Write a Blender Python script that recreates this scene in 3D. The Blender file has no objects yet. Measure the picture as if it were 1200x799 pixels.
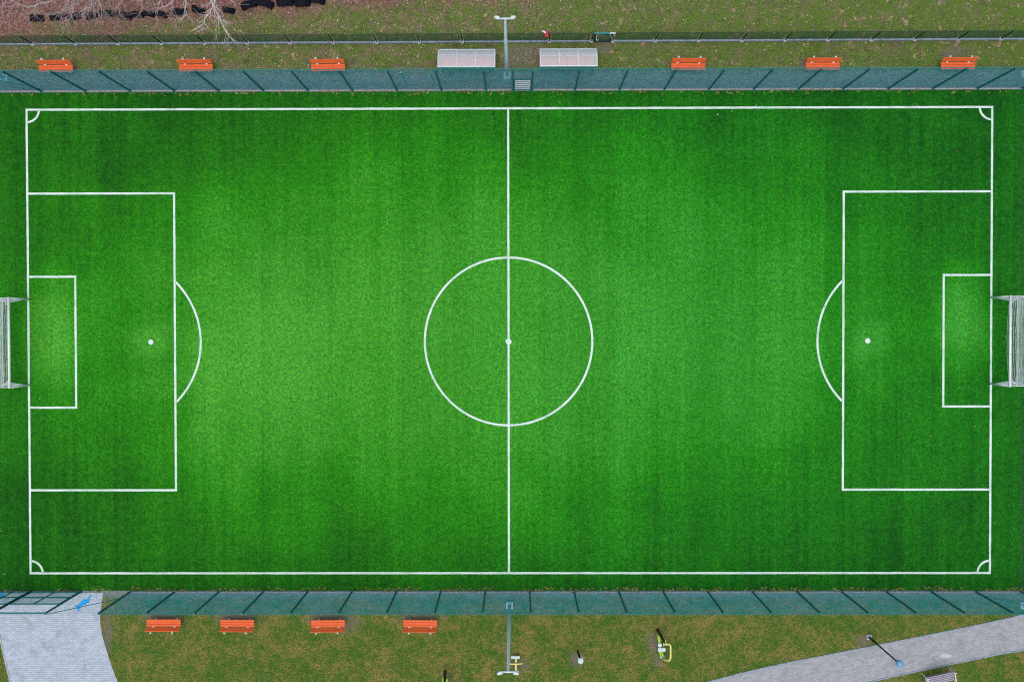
import bpy, math, random
from mathutils import Vector, Matrix

# ------------------------------------------------------------------ scene, camera, light
S = bpy.context.scene
COL = S.collection
rnd = random.Random(11)

CAM = Vector((0.4451, 0.6683, 50.6291))
ROT = (Matrix.Rotation(-0.0017, 3, 'Z') @ Matrix.Rotation(0.0048, 3, 'Y') @ Matrix.Rotation(-0.0126, 3, 'X'))
cam_d = bpy.data.cameras.new('camera'); cam = bpy.data.objects.new('camera', cam_d); COL.objects.link(cam)
cam.matrix_world = Matrix.Translation(CAM) @ ROT.to_4x4()
cam_d.sensor_fit = 'HORIZONTAL'; cam_d.sensor_width = 36.0; cam_d.lens = 36.0 * 1020 / 1200
cam_d.clip_start = 0.5; cam_d.clip_end = 3000
S.camera = cam

SUN_EL, SUN_AZ = math.radians(80), math.radians(200)      # high soft sun behind an even overcast
w = bpy.data.worlds.new('World'); S.world = w; w.use_nodes = True
nt = w.node_tree; bgn = nt.nodes['Background']
sky = nt.nodes.new('ShaderNodeTexSky'); sky.sky_type = 'NISHITA'; sky.sun_disc = False
sky.sun_elevation = SUN_EL; sky.sun_rotation = SUN_AZ
sky.air_density = 1.0; sky.dust_density = 4.0; sky.ozone_density = 1.0
nt.links.new(sky.outputs[0], bgn.inputs[0]); bgn.inputs[1].default_value = 0.11
sun_d = bpy.data.lights.new('sun', 'SUN'); sun_d.energy = 1.2; sun_d.angle = math.radians(70); sun_d.color = (1.0, 0.965, 0.92)
sun = bpy.data.objects.new('sun', sun_d); COL.objects.link(sun)
dirv = Vector((math.sin(SUN_AZ) * math.cos(SUN_EL), math.cos(SUN_AZ) * math.cos(SUN_EL), math.sin(SUN_EL)))
sun.rotation_euler = dirv.to_track_quat('Z', 'Y').to_euler(); sun.location = (0, 0, 80)
S.view_settings.view_transform = 'Standard'; S.view_settings.look = 'None'
S.cycles.use_denoising = False; S.cycles.filter_width = 1.15
S.view_settings.exposure = 0.25; S.view_settings.gamma = 1.0; S.view_settings.use_curve_mapping = False


def at(px, py, z=0.0):
    """point at height z seen at photo pixel (px, py) - used for surveying the plan of the place"""
    d = ROT @ Vector(((px - 600) / 1020.0, -(py - 399.5) / 1020.0, -1.0))
    t = (z - CAM.z) / d.z
    return CAM + d * t


# ------------------------------------------------------------------ mesh helpers
class MB:
    def __init__(s): s.v = []; s.f = []
    def quad(s, a, b, c, d):
        n = len(s.v); s.v += [tuple(a), tuple(b), tuple(c), tuple(d)]; s.f.append((n, n + 1, n + 2, n + 3))
    def poly(s, pts):
        n = len(s.v); s.v += [tuple(p) for p in pts]; s.f.append(tuple(range(n, n + len(pts))))
    def box(s, c, size, m=None, bev=0.0):
        hx, hy, hz = size[0] / 2, size[1] / 2, size[2] / 2
        m = m or Matrix.Identity(3); c = Vector(c)
        if bev <= 0:
            P = [(x, y, z) for z in (-hz, hz) for x, y in ((-hx, -hy), (hx, -hy), (hx, hy), (-hx, hy))]
            n = len(s.v); s.v += [tuple(c + m @ Vector(p)) for p in P]
            for q in ((3, 2, 1, 0), (4, 5, 6, 7), (0, 1, 5, 4), (1, 2, 6, 5), (2, 3, 7, 6), (3, 0, 4, 7)):
                s.f.append(tuple(n + i for i in q))
            return
        b = min(bev, hx * .9, hy * .9, hz * .9)
        rings = [(-hz, b), (-hz + b, 0), (hz - b, 0), (hz, b)]
        n = len(s.v)
        for z, i in rings:
            x, y = hx - i, hy - i; k = b if i == 0 else b * .5
            for p in ((-x + k, -y), (x - k, -y), (x, -y + k), (x, y - k), (x - k, y), (-x + k, y), (-x, y - k), (-x, -y + k)):
                s.v.append(tuple(c + m @ Vector((p[0], p[1], z))))
        for r in range(3):
            for k in range(8):
                a = n + r * 8 + k; bb = n + r * 8 + (k + 1) % 8
                s.f.append((a, bb, bb + 8, a + 8))
        s.f.append(tuple(n + 7 - k for k in range(8))); s.f.append(tuple(n + 24 + k for k in range(8)))
    def tube(s, pts, r, n=8, cap=True):
        pts = [Vector(p) for p in pts]
        rs = r if isinstance(r, (list, tuple)) else [r] * len(pts)
        base = len(s.v); prev = None
        for i, p in enumerate(pts):
            t = (pts[min(i + 1, len(pts) - 1)] - pts[max(i - 1, 0)]).normalized()
            if prev is None:
                ref = Vector((0, 0, 1)) if abs(t.z) < .9 else Vector((1, 0, 0))
                u = t.cross(ref).normalized()
            else:
                u = (prev - t * prev.dot(t)).normalized()
            prev = u; vv = t.cross(u)
            for k in range(n):
                a = 2 * math.pi * (k + .5) / n
                s.v.append(tuple(p + (u * math.cos(a) + vv * math.sin(a)) * rs[i]))
        for i in range(len(pts) - 1):
            for k in range(n):
                a = base + i * n + k; b = base + i * n + (k + 1) % n
                s.f.append((a, b, b + n, a + n))
        if cap:
            s.f.append(tuple(base + n - 1 - k for k in range(n)))
            e = base + (len(pts) - 1) * n; s.f.append(tuple(e + k for k in range(n)))
    def lathe(s, c, prof, n=20, m=None):
        c = Vector(c); m = m or Matrix.Identity(3); base = len(s.v)
        for r, z in prof:
            for k in range(n):
                a = 2 * math.pi * k / n
                s.v.append(tuple(c + m @ Vector((r * math.cos(a), r * math.sin(a), z))))
        for i in range(len(prof) - 1):
            for k in range(n):
                a = base + i * n + k; b = base + i * n + (k + 1) % n
                s.f.append((a, b, b + n, a + n))
        s.f.append(tuple(base + n - 1 - k for k in range(n)))
        e = base + (len(prof) - 1) * n; s.f.append(tuple(e + k for k in range(n)))
    def wires(s, o, ex, ez, W, H, step, r, families=('d', 'u'), n=3):
        """straight wires of a net in the rectangle o + u*ex + v*ez"""
        o = Vector(o); ex = Vector(ex); ez = Vector(ez); segs = []
        if 'd' in families or 'u' in families:
            k = -H
            while k < W:
                u0, v0 = (k, 0) if k >= 0 else (0, -k)
                u1, v1 = (k + H, H) if k + H <= W else (W, W - k)
                if 'u' in families and v1 - v0 > 1e-3: segs.append((u0, v0, u1, v1))
                if 'd' in families and v1 - v0 > 1e-3: segs.append((u0, H - v0, u1, H - v1))
                k += step
        if 'v' in families:
            k = 0
            while k <= W + 1e-6: segs.append((k, 0, k, H)); k += step
        if 'h' in families:
            k = 0
            while k <= H + 1e-6: segs.append((0, k, W, k)); k += step
        for a, b, c, d in segs:
            s.tube([o + ex * a + ez * b, o + ex * c + ez * d], r, n, cap=False)
    def build(s, name, mat, parent=None, smooth=False):
        me = bpy.data.meshes.new(name); me.from_pydata(s.v, [], s.f); me.update()
        if smooth:
            me.polygons.foreach_set('use_smooth', [True] * len(me.polygons))
        o = bpy.data.objects.new(name, me); COL.objects.link(o)
        if mat: me.materials.append(mat)
        if parent:
            o.parent = parent
        return o


def tag(o, label=None, cat=None, group=None, kind=None):
    if label: o['label'] = label
    if cat: o['category'] = cat
    if group: o['group'] = group
    if kind: o['kind'] = kind
    return o


def empty(name, loc, rz=0.0, label=None, cat=None, group=None):
    o = bpy.data.objects.new(name, None); COL.objects.link(o)
    o.location = loc; o.rotation_euler = (0, 0, rz); o.empty_display_size = .3
    return tag(o, label, cat, group)


def copy_tree(o, parent=None):
    c = o.copy(); COL.objects.link(c)
    if parent: c.parent = parent
    for ch in list(o.children): copy_tree(ch, c)
    return c


# ------------------------------------------------------------------ material helpers
def lin(*rgb):
    out = []
    for c in rgb:
        c /= 255.0
        out.append(c / 12.92 if c <= .04045 else ((c + .055) / 1.055) ** 2.4)
    return tuple(out) + (1.0,)


class NT:
    def __init__(s, name, rough=.85, spec=.15, metal=0.0):
        s.m = bpy.data.materials.new(name); s.m.use_nodes = True; s.t = s.m.node_tree
        s.b = s.t.nodes['Principled BSDF']
        s.b.inputs['Roughness'].default_value = rough; s.b.inputs['Specular IOR Level'].default_value = spec
        s.b.inputs['Metallic'].default_value = metal
        s.geo = s.t.nodes.new('ShaderNodeNewGeometry'); s.pos = s.geo.outputs['Position']
    def L(s, a, b): s.t.links.new(a, b)
    def setin(s, sock, v):
        if hasattr(v, 'is_output'): s.L(v, sock)
        else: sock.default_value = v
    def scaled(s, vec, sc):
        n = s.t.nodes.new('ShaderNodeVectorMath'); n.operation = 'MULTIPLY'; s.L(vec, n.inputs[0]); n.inputs[1].default_value = sc
        return n.outputs[0]
    def noise(s, scale, detail=3.0, rough=.6, vec=None, dist=0.0):
        n = s.t.nodes.new('ShaderNodeTexNoise'); n.inputs['Scale'].default_value = scale
        n.inputs['Detail'].default_value = detail; n.inputs['Roughness'].default_value = rough; n.inputs['Distortion'].default_value = dist
        s.L(vec or s.pos, n.inputs['Vector']); return n.outputs[0]
    def math(s, op, a, b=0.0, c=0.0, clamp=False):
        n = s.t.nodes.new('ShaderNodeMath'); n.operation = op; n.use_clamp = clamp
        for i, v in enumerate((a, b, c)): s.setin(n.inputs[i], v)
        return n.outputs[0]
    def ramp(s, fac, lo, hi, a=0.0, b=1.0):
        n = s.t.nodes.new('ShaderNodeMapRange'); n.interpolation_type = 'SMOOTHSTEP'
        s.setin(n.inputs[0], fac)
        for i, v in enumerate((lo, hi, a, b)): s.setin(n.inputs[1 + i], v)
        return n.outputs[0]
    def mix(s, fac, a, b, mode='MIX'):
        n = s.t.nodes.new('ShaderNodeMix'); n.data_type = 'RGBA'; n.blend_type = mode
        s.setin(n.inputs[0], fac); s.setin(n.inputs[6], a); s.setin(n.inputs[7], b)
        return n.outputs[2]
    def xyz(s):
        n = s.t.nodes.new('ShaderNodeSeparateXYZ'); s.L(s.pos, n.inputs[0]); return n.outputs
    def blob(s, c, rx, ry, wob=.5, sc=1.6, soft=.5):
        """irregular patch with its own outline round point c (0..1)"""
        sub = s.t.nodes.new('ShaderNodeVectorMath'); sub.operation = 'SUBTRACT'; s.L(s.pos, sub.inputs[0]); sub.inputs[1].default_value = (c[0], c[1], 0)
        sc_ = s.scaled(sub.outputs[0], (1 / rx, 1 / ry, 0))
        ln = s.t.nodes.new('ShaderNodeVectorMath'); ln.operation = 'LENGTH'; s.L(sc_, ln.inputs[0])
        nz = s.noise(sc, 3)
        d = s.math('ADD', ln.outputs['Value'], s.math('MULTIPLY', s.math('SUBTRACT', nz, .5), wob * 2))
        return s.ramp(d, 1.0 + soft / 2, 1.0 - soft / 2 - .15, 0, 1)
    def bump(s, h, strength=.4, dist=.03):
        n = s.t.nodes.new('ShaderNodeBump'); n.inputs['Strength'].default_value = strength; n.inputs['Distance'].default_value = dist
        s.L(h, n.inputs['Height']); s.L(n.outputs[0], s.b.inputs['Normal'])
    def color(s, c): s.setin(s.b.inputs['Base Color'], c); return s


def paint(name, col, rough=.5, spec=.3, var=.18, scale=9.0, metal=0.0):
    n = NT(name, rough, spec, metal)
    dark = tuple(c * (1 - var) for c in col[:3]) + (1,); lite = tuple(min(1, c * (1 + var)) for c in col[:3]) + (1,)
    tc = n.t.nodes.new('ShaderNodeTexCoord')
    n.color(n.mix(n.ramp(n.noise(scale, 4, .65, tc.outputs['Object']), .3, .7), dark, lite))
    return n.m


M = {}
M['white_metal'] = paint('white metal', (.78, .80, .80, 1), .4, .4, .06)
M['galv'] = paint('galvanised steel', (.50, .64, .70, 1), .45, .5, .12, 6, .15)
M['galv_light'] = paint('lamp housing', (.62, .72, .74, 1), .4, .5, .08)
M['orange'] = paint('orange stained planks', (.78, .135, .035, 1), .55, .25, .16, 14)
M['orange_lift'] = paint('orange back planks', (.86, .16, .045, 1), .55, .25, .16, 14)  # brighter copy of the plank orange, offsetting shade on the tilted backs
M['teal'] = paint('green fence steel', (.004, .15, .165, 1), .5, .3, .15)
M['teal_lite'] = paint('green fence rail', (.03, .24, .22, 1), .5, .3, .15)
M['teal_wire'] = paint('green coated wire', (.004, .32, .38, 1), .55, .2, .2, 1.5)
M['dark_green'] = paint('dark green steel', (.003, .045, .035, 1), .5, .3, .2)
M['dark_wire'] = paint('dark green wire', (.005, .085, .05, 1), .6, .2, .2)
M['concrete'] = paint('concrete', (.42, .44, .47, 1), .85, .15, .2, 5)
M['concrete_blue'] = paint('grey precast plank', (.26, .33, .40, 1), .85, .15, .22, 4)
M['footing'] = paint('pale blue grey footing', (.55, .74, .86, 1), .8, .15, .1)
M['net'] = paint('net cord', (.62, .70, .72, 1), .7, .2, .08)
M['rubber'] = paint('black rubber', (.009, .010, .016, 1), .9, .1, .5, 6)
M['black'] = paint('black steel', (.012, .016, .018, 1), .5, .4, .2)
M['lime'] = paint('lime paint', (.45, .72, .06, 1), .4, .4, .1)
M['yellow'] = paint('pale yellow paint', (.72, .68, .22, 1), .4, .4, .08)
M['pad'] = paint('pale grey pad', (.52, .68, .66, 1), .5, .3, .08)
M['slat'] = paint('grey lilac slats', (.36, .33, .42, 1), .6, .25, .25, 10)
M['blue_globe'] = paint('blue grey lantern', (.16, .38, .62, 1), .3, .5, .08)
M['red'] = paint('red plastic', (.5, .03, .06, 1), .4, .4, .2)
M['bark_pale'] = paint('pale bark', (.62, .54, .52, 1), .85, .1, .35, 8)
M['bark_brown'] = paint('brown grey bark', (.42, .35, .34, 1), .85, .1, .35, 8)

# polycarbonate roof: milky sheet the seats shine through
pc = NT('milky polycarbonate', .35, .4)
pc.color(lin(222, 232, 236)); pc.b.inputs['Alpha'].default_value = .56
M['poly'] = pc.m
# leaves
lf = NT('dry leaves', .8, .15)
ri = lf.geo.outputs['Random Per Island']
cr = lf.t.nodes.new('ShaderNodeValToRGB'); lf.L(ri, cr.inputs[0])
els = cr.color_ramp.elements
els[0].position = 0; els[0].color = lin(96, 72, 58); els[1].position = 1; els[1].color = lin(226, 212, 196)
for p, c in ((.3, lin(140, 104, 84)), (.6, lin(170, 140, 118)), (.85, lin(196, 172, 150))):
    e = els.new(p); e.color = c
lf.color(cr.outputs[0]); M['leaf'] = lf.m
wd = NT('edge weeds', .8, .15)
cr = wd.t.nodes.new('ShaderNodeValToRGB'); wd.L(wd.geo.outputs['Random Per Island'], cr.inputs[0])
els = cr.color_ramp.elements
els[0].color = lin(60, 104, 36); els[1].color = lin(220, 206, 150); e = els.new(.5); e.color = lin(160, 164, 84)
wd.color(cr.outputs[0]); M['weed'] = wd.m

# ------------------------------------------------------------------ ground
TOP, BOT = 14.556, -14.587          # fence lines beside the pitch
FH = 3.86                           # fence height
g = NT('rough grass ground', .95, .05)
X, Y, Z = g.xyz()
fine = g.noise(26, 4, .75); mid = g.noise(3.2, 4, .65); big = g.noise(.45, 4, .6, dist=.6); speck = g.noise(60, 2, .8)
clump = g.noise(8.5, 3, .7)
grain = g.noise(9.5, 2, .8); grain2 = g.noise(13.0, 2, .75, g.scaled(g.pos, (1, 1.3, 1))); tuft = g.noise(5.2, 3, .7)
# park lawn: green blades among straw
straw = g.ramp(g.math('ADD', g.math('MULTIPLY', g.noise(.75, 4, .6, dist=.5), .5), g.math('ADD', g.math('MULTIPLY', mid, .45), g.math('MULTIPLY', grain, .6))), .66, .96)
lawn = g.mix(straw, lin(64, 100, 34), lin(138, 120, 72))
lawn = g.mix(g.math('MULTIPLY', g.ramp(tuft, .48, .68), .65), lawn, lin(50, 92, 34))
lawn = g.mix(g.math('MULTIPLY', g.ramp(g.noise(2.8, 4, .7, dist=.5), .5, .66), .6), lawn, lin(60, 94, 36))
lawn = g.mix(g.math('MULTIPLY', g.ramp(g.noise(2.1, 3, .7), .6, .74), .5), lawn, lin(150, 122, 84))
# bank behind the far fence: thin grass, bare earth, leaf mould
moss = g.ramp(g.math('ADD', g.math('MULTIPLY', X, .0018), g.math('ADD', g.math('MULTIPLY', g.noise(.9, 4, .65, dist=.8), .55), g.math('ADD', g.math('MULTIPLY', mid, .35), g.math('MULTIPLY', tuft, .5)))), .52, .76)
bank = g.mix(moss, lin(114, 102, 82), lin(80, 106, 42))
bank = g.mix(g.math('MULTIPLY', g.ramp(grain, .52, .7), .6), bank, lin(70, 66, 52))
bank = g.mix(g.math('MULTIPLY', g.ramp(g.noise(3.0, 4, .75, dist=.5), .5, .66), .7), bank, lin(64, 72, 46))
bank = g.mix(g.math('MULTIPLY', g.ramp(g.noise(1.1, 5, .7, dist=.6), .52, .68), .6), bank, lin(96, 84, 78))
bank = g.mix(g.math('MULTIPLY', g.ramp(g.noise(1.5, 4, .7), .58, .72), .6), bank, lin(118, 112, 112))
bank = g.mix(g.math('MULTIPLY', g.ramp(g.noise(1.9, 5, .75, dist=.4), .56, .70), .75), bank, lin(172, 146, 118))
mould = g.mix(g.ramp(tuft, .35, .65), lin(142, 102, 98), lin(88, 62, 64))
mx = g.math('ADD', g.math('MULTIPLY', X, .085), g.math('ADD', g.math('MULTIPLY', g.math('SUBTRACT', big, .5), 3.0), g.math('MULTIPLY', g.math('SUBTRACT', mid, .5), 2.2)))
mouldm = g.ramp(g.math('SUBTRACT', g.math('SUBTRACT', Y, mx), 19.9), -.6, 1.2)
mouldm = g.math('MULTIPLY', mouldm, g.math('MULTIPLY', g.ramp(g.math('ADD', Y, g.math('MULTIPLY', big, 4)), 29, 26), g.ramp(X, 45, 32)))
bank = g.mix(g.math('MULTIPLY', mouldm, .85), bank, mould)
bank = g.mix(1.0, bank, (1.22, 1.18, 1.22, 1), 'MULTIPLY')
base = g.mix(g.ramp(Y, -2, 2), lawn, bank)
# trodden gravelly strip along both tall fences
strip = g.math('ADD', g.ramp(g.math('ADD', g.math('SUBTRACT', Y, TOP), g.math('MULTIPLY', g.math('SUBTRACT', mid, .5), 1.5)), 1.35, .75),
               0.0)
strip = g.math('MULTIPLY', strip, g.ramp(Y, 0, 1))
strip2 = g.math('MULTIPLY', g.ramp(g.math('ADD', g.math('SUBTRACT', BOT, Y), g.math('MULTIPLY', g.math('SUBTRACT', mid, .5), 1.2)), .55, .05), g.ramp(Y, 0, -1))
grav = g.mix(g.ramp(fine, .35, .68), lin(60, 70, 82), lin(176, 180, 192))
base = g.mix(g.math('MULTIPLY', g.math('MULTIPLY', g.math('ADD', strip, strip2, clamp=True), g.ramp(g.math('ADD', g.math('ABSOLUTE', X), mid), 36, 34.5)), .8), base, grav)
# bare trodden earth under the seats and machines
earth = g.mix(g.ramp(fine, .3, .7), lin(92, 82, 86), lin(140, 126, 124))
spots = [(608, 778, .62, .32), (676, 772, .4, .42), (766, 754, .36, .62), (770, 775, .25, .3), (191, 722, 1.25, .5), (277, 722, 1.2, .42), (384, 722, 1.2, .45), (492, 722, 1.2, .42),
         (523, 796, .3, .3), (126, 742, .3, 1.2), (613, 66, 1.3, .7), (1118, 62, .8, .4), (708, 55, .5, .5), (1012, 752, .4, .4), (404, 729, .9, .5)]
em = 0.0
for px, py, rx, ry in spots:
    p = at(px, py); em = g.math('MAXIMUM', em, g.blob(p, rx, ry, .8, 3.4, 1.0))
base = g.mix(g.math('MULTIPLY', em, .55), base, earth)
base = g.mix(1.0, base, g.mix(g.ramp(grain2, .30, .70), (.54, .55, .50, 1), (1.46, 1.44, 1.40, 1)), 'MULTIPLY')
base = g.mix(g.math('MULTIPLY', g.ramp(g.noise(7.5, 2, .7), .64, .74), .45), base, lin(188, 176, 140))
g.color(base); g.bump(g.math('ADD', grain, tuft), .5, .05)
# one sheet that reaches the horizon
b = MB(); R_ = 1500
b.quad((-R_, -R_, 0), (R_, -R_, 0), (R_, R_, 0), (-R_, R_, 0))
tag(b.build('ground', g.m), 'rough grass ground around the pitch', kind='structure')

# artificial turf
t = NT('artificial turf', .9, .06)
X, Y, Z = t.xyz()
fine = t.noise(22, 4, .75); mid = t.noise(2.4, 4, .65); big = t.noise(.2, 5, .65, dist=.6)
vst = t.noise(1.0, 3, .7, t.scaled(t.pos, (3.4, .05, 1))); vst2 = t.noise(1.0, 2, .6, t.scaled(t.pos, (.55, .02, 1)))
hst = t.noise(1.0, 2, .6, t.scaled(t.pos, (.03, 2.6, 1)))
# glow, vignette and some wear painted into the pile: middle, goal mouths, spots
glow_wear = t.math('MULTIPLY', t.blob((-1.5, .3), 25, 10.5, .5, .14, 1.1), .64)
glow_wear = t.math('MAXIMUM', glow_wear, t.math('MULTIPLY', t.blob((-13.5, -.8), 7.5, 8, .5, .3, 1.7), .86))
glow_wear = t.math('MAXIMUM', glow_wear, t.math('MULTIPLY', t.blob((11, .5), 12, 9, .5, .22, 1.6), .60))
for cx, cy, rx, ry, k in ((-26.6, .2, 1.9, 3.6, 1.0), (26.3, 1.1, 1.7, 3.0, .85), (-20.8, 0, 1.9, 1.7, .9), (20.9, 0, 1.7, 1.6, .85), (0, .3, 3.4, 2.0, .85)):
    glow_wear = t.math('MAXIMUM', glow_wear, t.math('MULTIPLY', t.blob((cx, cy), rx, ry, .5, .6, 1.7), k * .82))
glow_wear = t.math('ADD', glow_wear, t.math('MULTIPLY', t.math('SUBTRACT', big, .5), .4))
glow_wear = t.math('ADD', glow_wear, t.math('MULTIPLY', t.math('SUBTRACT', vst, .5), .42))
glow_wear = t.math('ADD', glow_wear, t.math('MULTIPLY', t.math('SUBTRACT', vst2, .5), .4))
glow_wear = t.math('ADD', glow_wear, t.math('MULTIPLY', t.math('SUBTRACT', hst, .5), .10))
glow_wear = t.math('ADD', glow_wear, t.math('MULTIPLY', t.math('SUBTRACT', mid, .5), .5))
glow_wear = t.math('ADD', glow_wear, .15)
cr = t.t.nodes.new('ShaderNodeValToRGB'); t.L(glow_wear, cr.inputs[0]); els = cr.color_ramp.elements
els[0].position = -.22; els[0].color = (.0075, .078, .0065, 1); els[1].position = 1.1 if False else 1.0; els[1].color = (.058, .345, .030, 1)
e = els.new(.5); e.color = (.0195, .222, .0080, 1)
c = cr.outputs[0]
g1 = t.noise(9.0, 2, .8); g2 = t.noise(4.2, 3, .7); g3 = t.noise(6.5, 2, .7)
c = t.mix(1.0, c, t.mix(t.ramp(g1, .30, .70), (.62, .64, .58, 1), (1.38, 1.36, 1.42, 1)), 'MULTIPLY')
c = t.mix(1.0, c, t.mix(t.ramp(g2, .34, .66), (.80, .84, .9, 1), (1.2, 1.16, 1.1, 1)), 'MULTIPLY')
c = t.mix(1.0, c, t.mix(t.ramp(g3, .4, .7), (.85, 1, 1.25, 1), (1.6, 1.03, .75, 1)), 'MULTIPLY')
# the two halves come from slightly different batches of turf: yellower pile left, bluer pile right
bt = t.ramp(t.math('ADD', X, t.math('MULTIPLY', t.math('SUBTRACT', vst2, .5), 14.0)), -9, 13)
c = t.mix(1.0, c, t.mix(bt, (1.14, 1.01, .92, 1), (.86, .99, 1.12, 1)), 'MULTIPLY')
# seams between the rolls, brushed pile alternating faintly from roll to roll
sx_ = t.math('MODULO', t.math('ADD', X, 82.0), 4.1)
seam = t.ramp(t.math('ABSOLUTE', t.math('SUBTRACT', sx_, 2.05)), .07, .02)
seam = t.math('MULTIPLY', seam, t.ramp(t.noise(.5, 3, .7), .42, .62))
c = t.mix(t.math('MULTIPLY', seam, .30), c, (.006, .075, .006, 1))
roll = t.math('GREATER_THAN', t.math('MODULO', t.math('ADD', X, 82.0 + 2.05), 8.2), 4.1)
c = t.mix(t.math('MULTIPLY', roll, .10), c, (.006, .10, .006, 1))
scf = t.math('MULTIPLY', t.ramp(t.noise(1.0, 4, .75, t.scaled(t.pos, (1.1, 3.2, 1))), .60, .75), t.ramp(t.math('ABSOLUTE', X), 19.5, 26))
scf = t.math('MULTIPLY', scf, t.ramp(t.math('ABSOLUTE', Y), 6.5, 3.0))
c = t.mix(t.math('MULTIPLY', scf, .28), c, lin(96, 132, 92))
# run-off outside the lines: earth blown in from the far ends
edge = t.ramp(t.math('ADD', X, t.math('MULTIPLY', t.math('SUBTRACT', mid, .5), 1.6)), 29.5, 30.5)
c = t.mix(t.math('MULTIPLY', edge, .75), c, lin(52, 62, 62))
grit = t.math('MULTIPLY', t.ramp(t.noise(9, 4, .8), .58, .72), t.ramp(t.math('ABSOLUTE', X), 28.9, 30.2))
c = t.mix(t.math('MULTIPLY', grit, .55), c, lin(120, 130, 126))
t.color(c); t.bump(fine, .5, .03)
b = MB()
nx = 40
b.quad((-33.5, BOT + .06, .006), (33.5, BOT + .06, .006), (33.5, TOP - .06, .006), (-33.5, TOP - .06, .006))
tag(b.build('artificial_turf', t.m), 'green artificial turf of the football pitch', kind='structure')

# pitch lines
ln = NT('line paint', .85, .1)
f1 = ln.noise(18, 4, .7); f2 = ln.noise(1.1, 3, .6)
wearl = ln.math('ADD', ln.math('MULTIPLY', f1, .6), ln.math('MULTIPLY', f2, .4))
ln.color(ln.mix(ln.ramp(wearl, .34, .56), lin(150, 196, 166), lin(222, 234, 234)))
L2, W2, LW, LZ = 27.9926, 13.4997, .12, .011
PD, PW, GD, GW, CR_, SP = 8.5572, 8.6384, 2.7551, 3.8104, 4.8715, 7.1423


def line_obj(name, segs, label):
    mb = MB(); zi = 0
    for s_ in segs:
        if s_[0] == 'r':
            _, x0, y0, x1, y1 = s_
            # lengthwise pieces with a hair of unevenness to the brushed edge
            horiz = abs(x1 - x0) > abs(y1 - y0); n = max(2, int(max(abs(x1 - x0), abs(y1 - y0)) / .5)); h = LW / 2
            prev = None
            for i in range(n + 1):
                q = i / n; cx, cy = x0 + (x1 - x0) * q, y0 + (y1 - y0) * q
                j1, j2 = rnd.uniform(-.006, .006), rnd.uniform(-.006, .006)
                a, bb = ((cx, cy - h + j1, LZ), (cx, cy + h + j2, LZ)) if horiz else ((cx + h + j1, cy, LZ), (cx - h + j2, cy, LZ))
                if prev: mb.quad(prev[0], a, bb, prev[1])
                prev = (a, bb)
        elif s_[0] == 'a':
            _, cx, cy, r, a0, a1 = s_; n = max(8, int(abs(a1 - a0) * r / .2)); prev = None
            for i in range(n + 1):
                a = a0 + (a1 - a0) * i / n
                p = (cx + (r - LW / 2) * math.cos(a), cy + (r - LW / 2) * math.sin(a), LZ)
                q = (cx + (r + LW / 2) * math.cos(a), cy + (r + LW / 2) * math.sin(a), LZ)
                if prev: mb.quad(prev[0], prev[1], q, p)
                prev = (p, q)
        elif s_[0] == 'd':
            _, cx, cy, r = s_
            mb.poly([(cx + r * math.cos(2 * math.pi * k / 24), cy + r * math.sin(2 * math.pi * k / 24), LZ + .004) for k in range(24)])
    return tag(mb.build(name, ln.m), label, kind='structure')


h = LW / 2
line_obj('boundary_lines', [('r', -L2 - h, W2, L2 + h, W2), ('r', -L2 - h, -W2, L2 + h, -W2), ('r', -L2, -W2 + h, -L2, W2 - h), ('r', L2, -W2 + h, L2, W2 - h)], 'white touchlines and goal lines')
line_obj('halfway_line', [('r', 0, -W2 + h, 0, -CR_ - h), ('r', 0, -CR_ + h, 0, CR_ - h), ('r', 0, CR_ + h, 0, W2 - h)], 'white halfway line')
line_obj('centre_circle', [('a', 0, 0, CR_, 0, 2 * math.pi)], 'white centre circle')
line_obj('centre_spot', [('d', 0, 0, .17)], 'white centre spot')
for sgn, wd_ in ((-1, 'left'), (1, 'right')):
    xg, xp, xa = sgn * (L2 - h), sgn * (L2 - PD), sgn * (L2 - GD)
    line_obj('penalty_area_lines', [('r', xg, PW, xp + sgn * -h, PW), ('r', xg, -PW, xp + sgn * -h, -PW), ('r', xp, -PW + h, xp, PW - h)], 'white penalty area lines at the %s end' % wd_)
    line_obj('goal_area_lines', [('r', xg, GW, xa + sgn * -h, GW), ('r', xg, -GW, xa + sgn * -h, -GW), ('r', xa, -GW + h, xa, GW - h)], 'white goal area lines at the %s end' % wd_)
    sx = sgn * (L2 - SP); line_obj('penalty_spot', [('d', sx, 0, .15)], 'white penalty spot at the %s end' % wd_)
    # arc outside the area, meeting its line at +-3.55
    hy, bul = 3.55, 1.5
    rr = (hy * hy + bul * bul) / (2 * bul); cxx = xp - sgn * (bul - rr); a = math.asin((hy - .02) / rr)
    mid_a = math.pi if sgn > 0 else 0.0
    a -= .012
    line_obj('penalty_arc', [('a', cxx, 0, rr, mid_a - a, mid_a + a)], 'white penalty arc at the %s end' % wd_)
    for sy in (-1, 1):
        a0 = {(-1, 1): 1.5, (1, 1): 1.0, (1, -1): .5, (-1, -1): 0.0}[(sgn, sy)] * math.pi
        line_obj('corner_arc', [('a', sgn * L2, sy * W2, .72, a0 + .1, a0 + math.pi / 2 - .1)], 'white corner arc')

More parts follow.
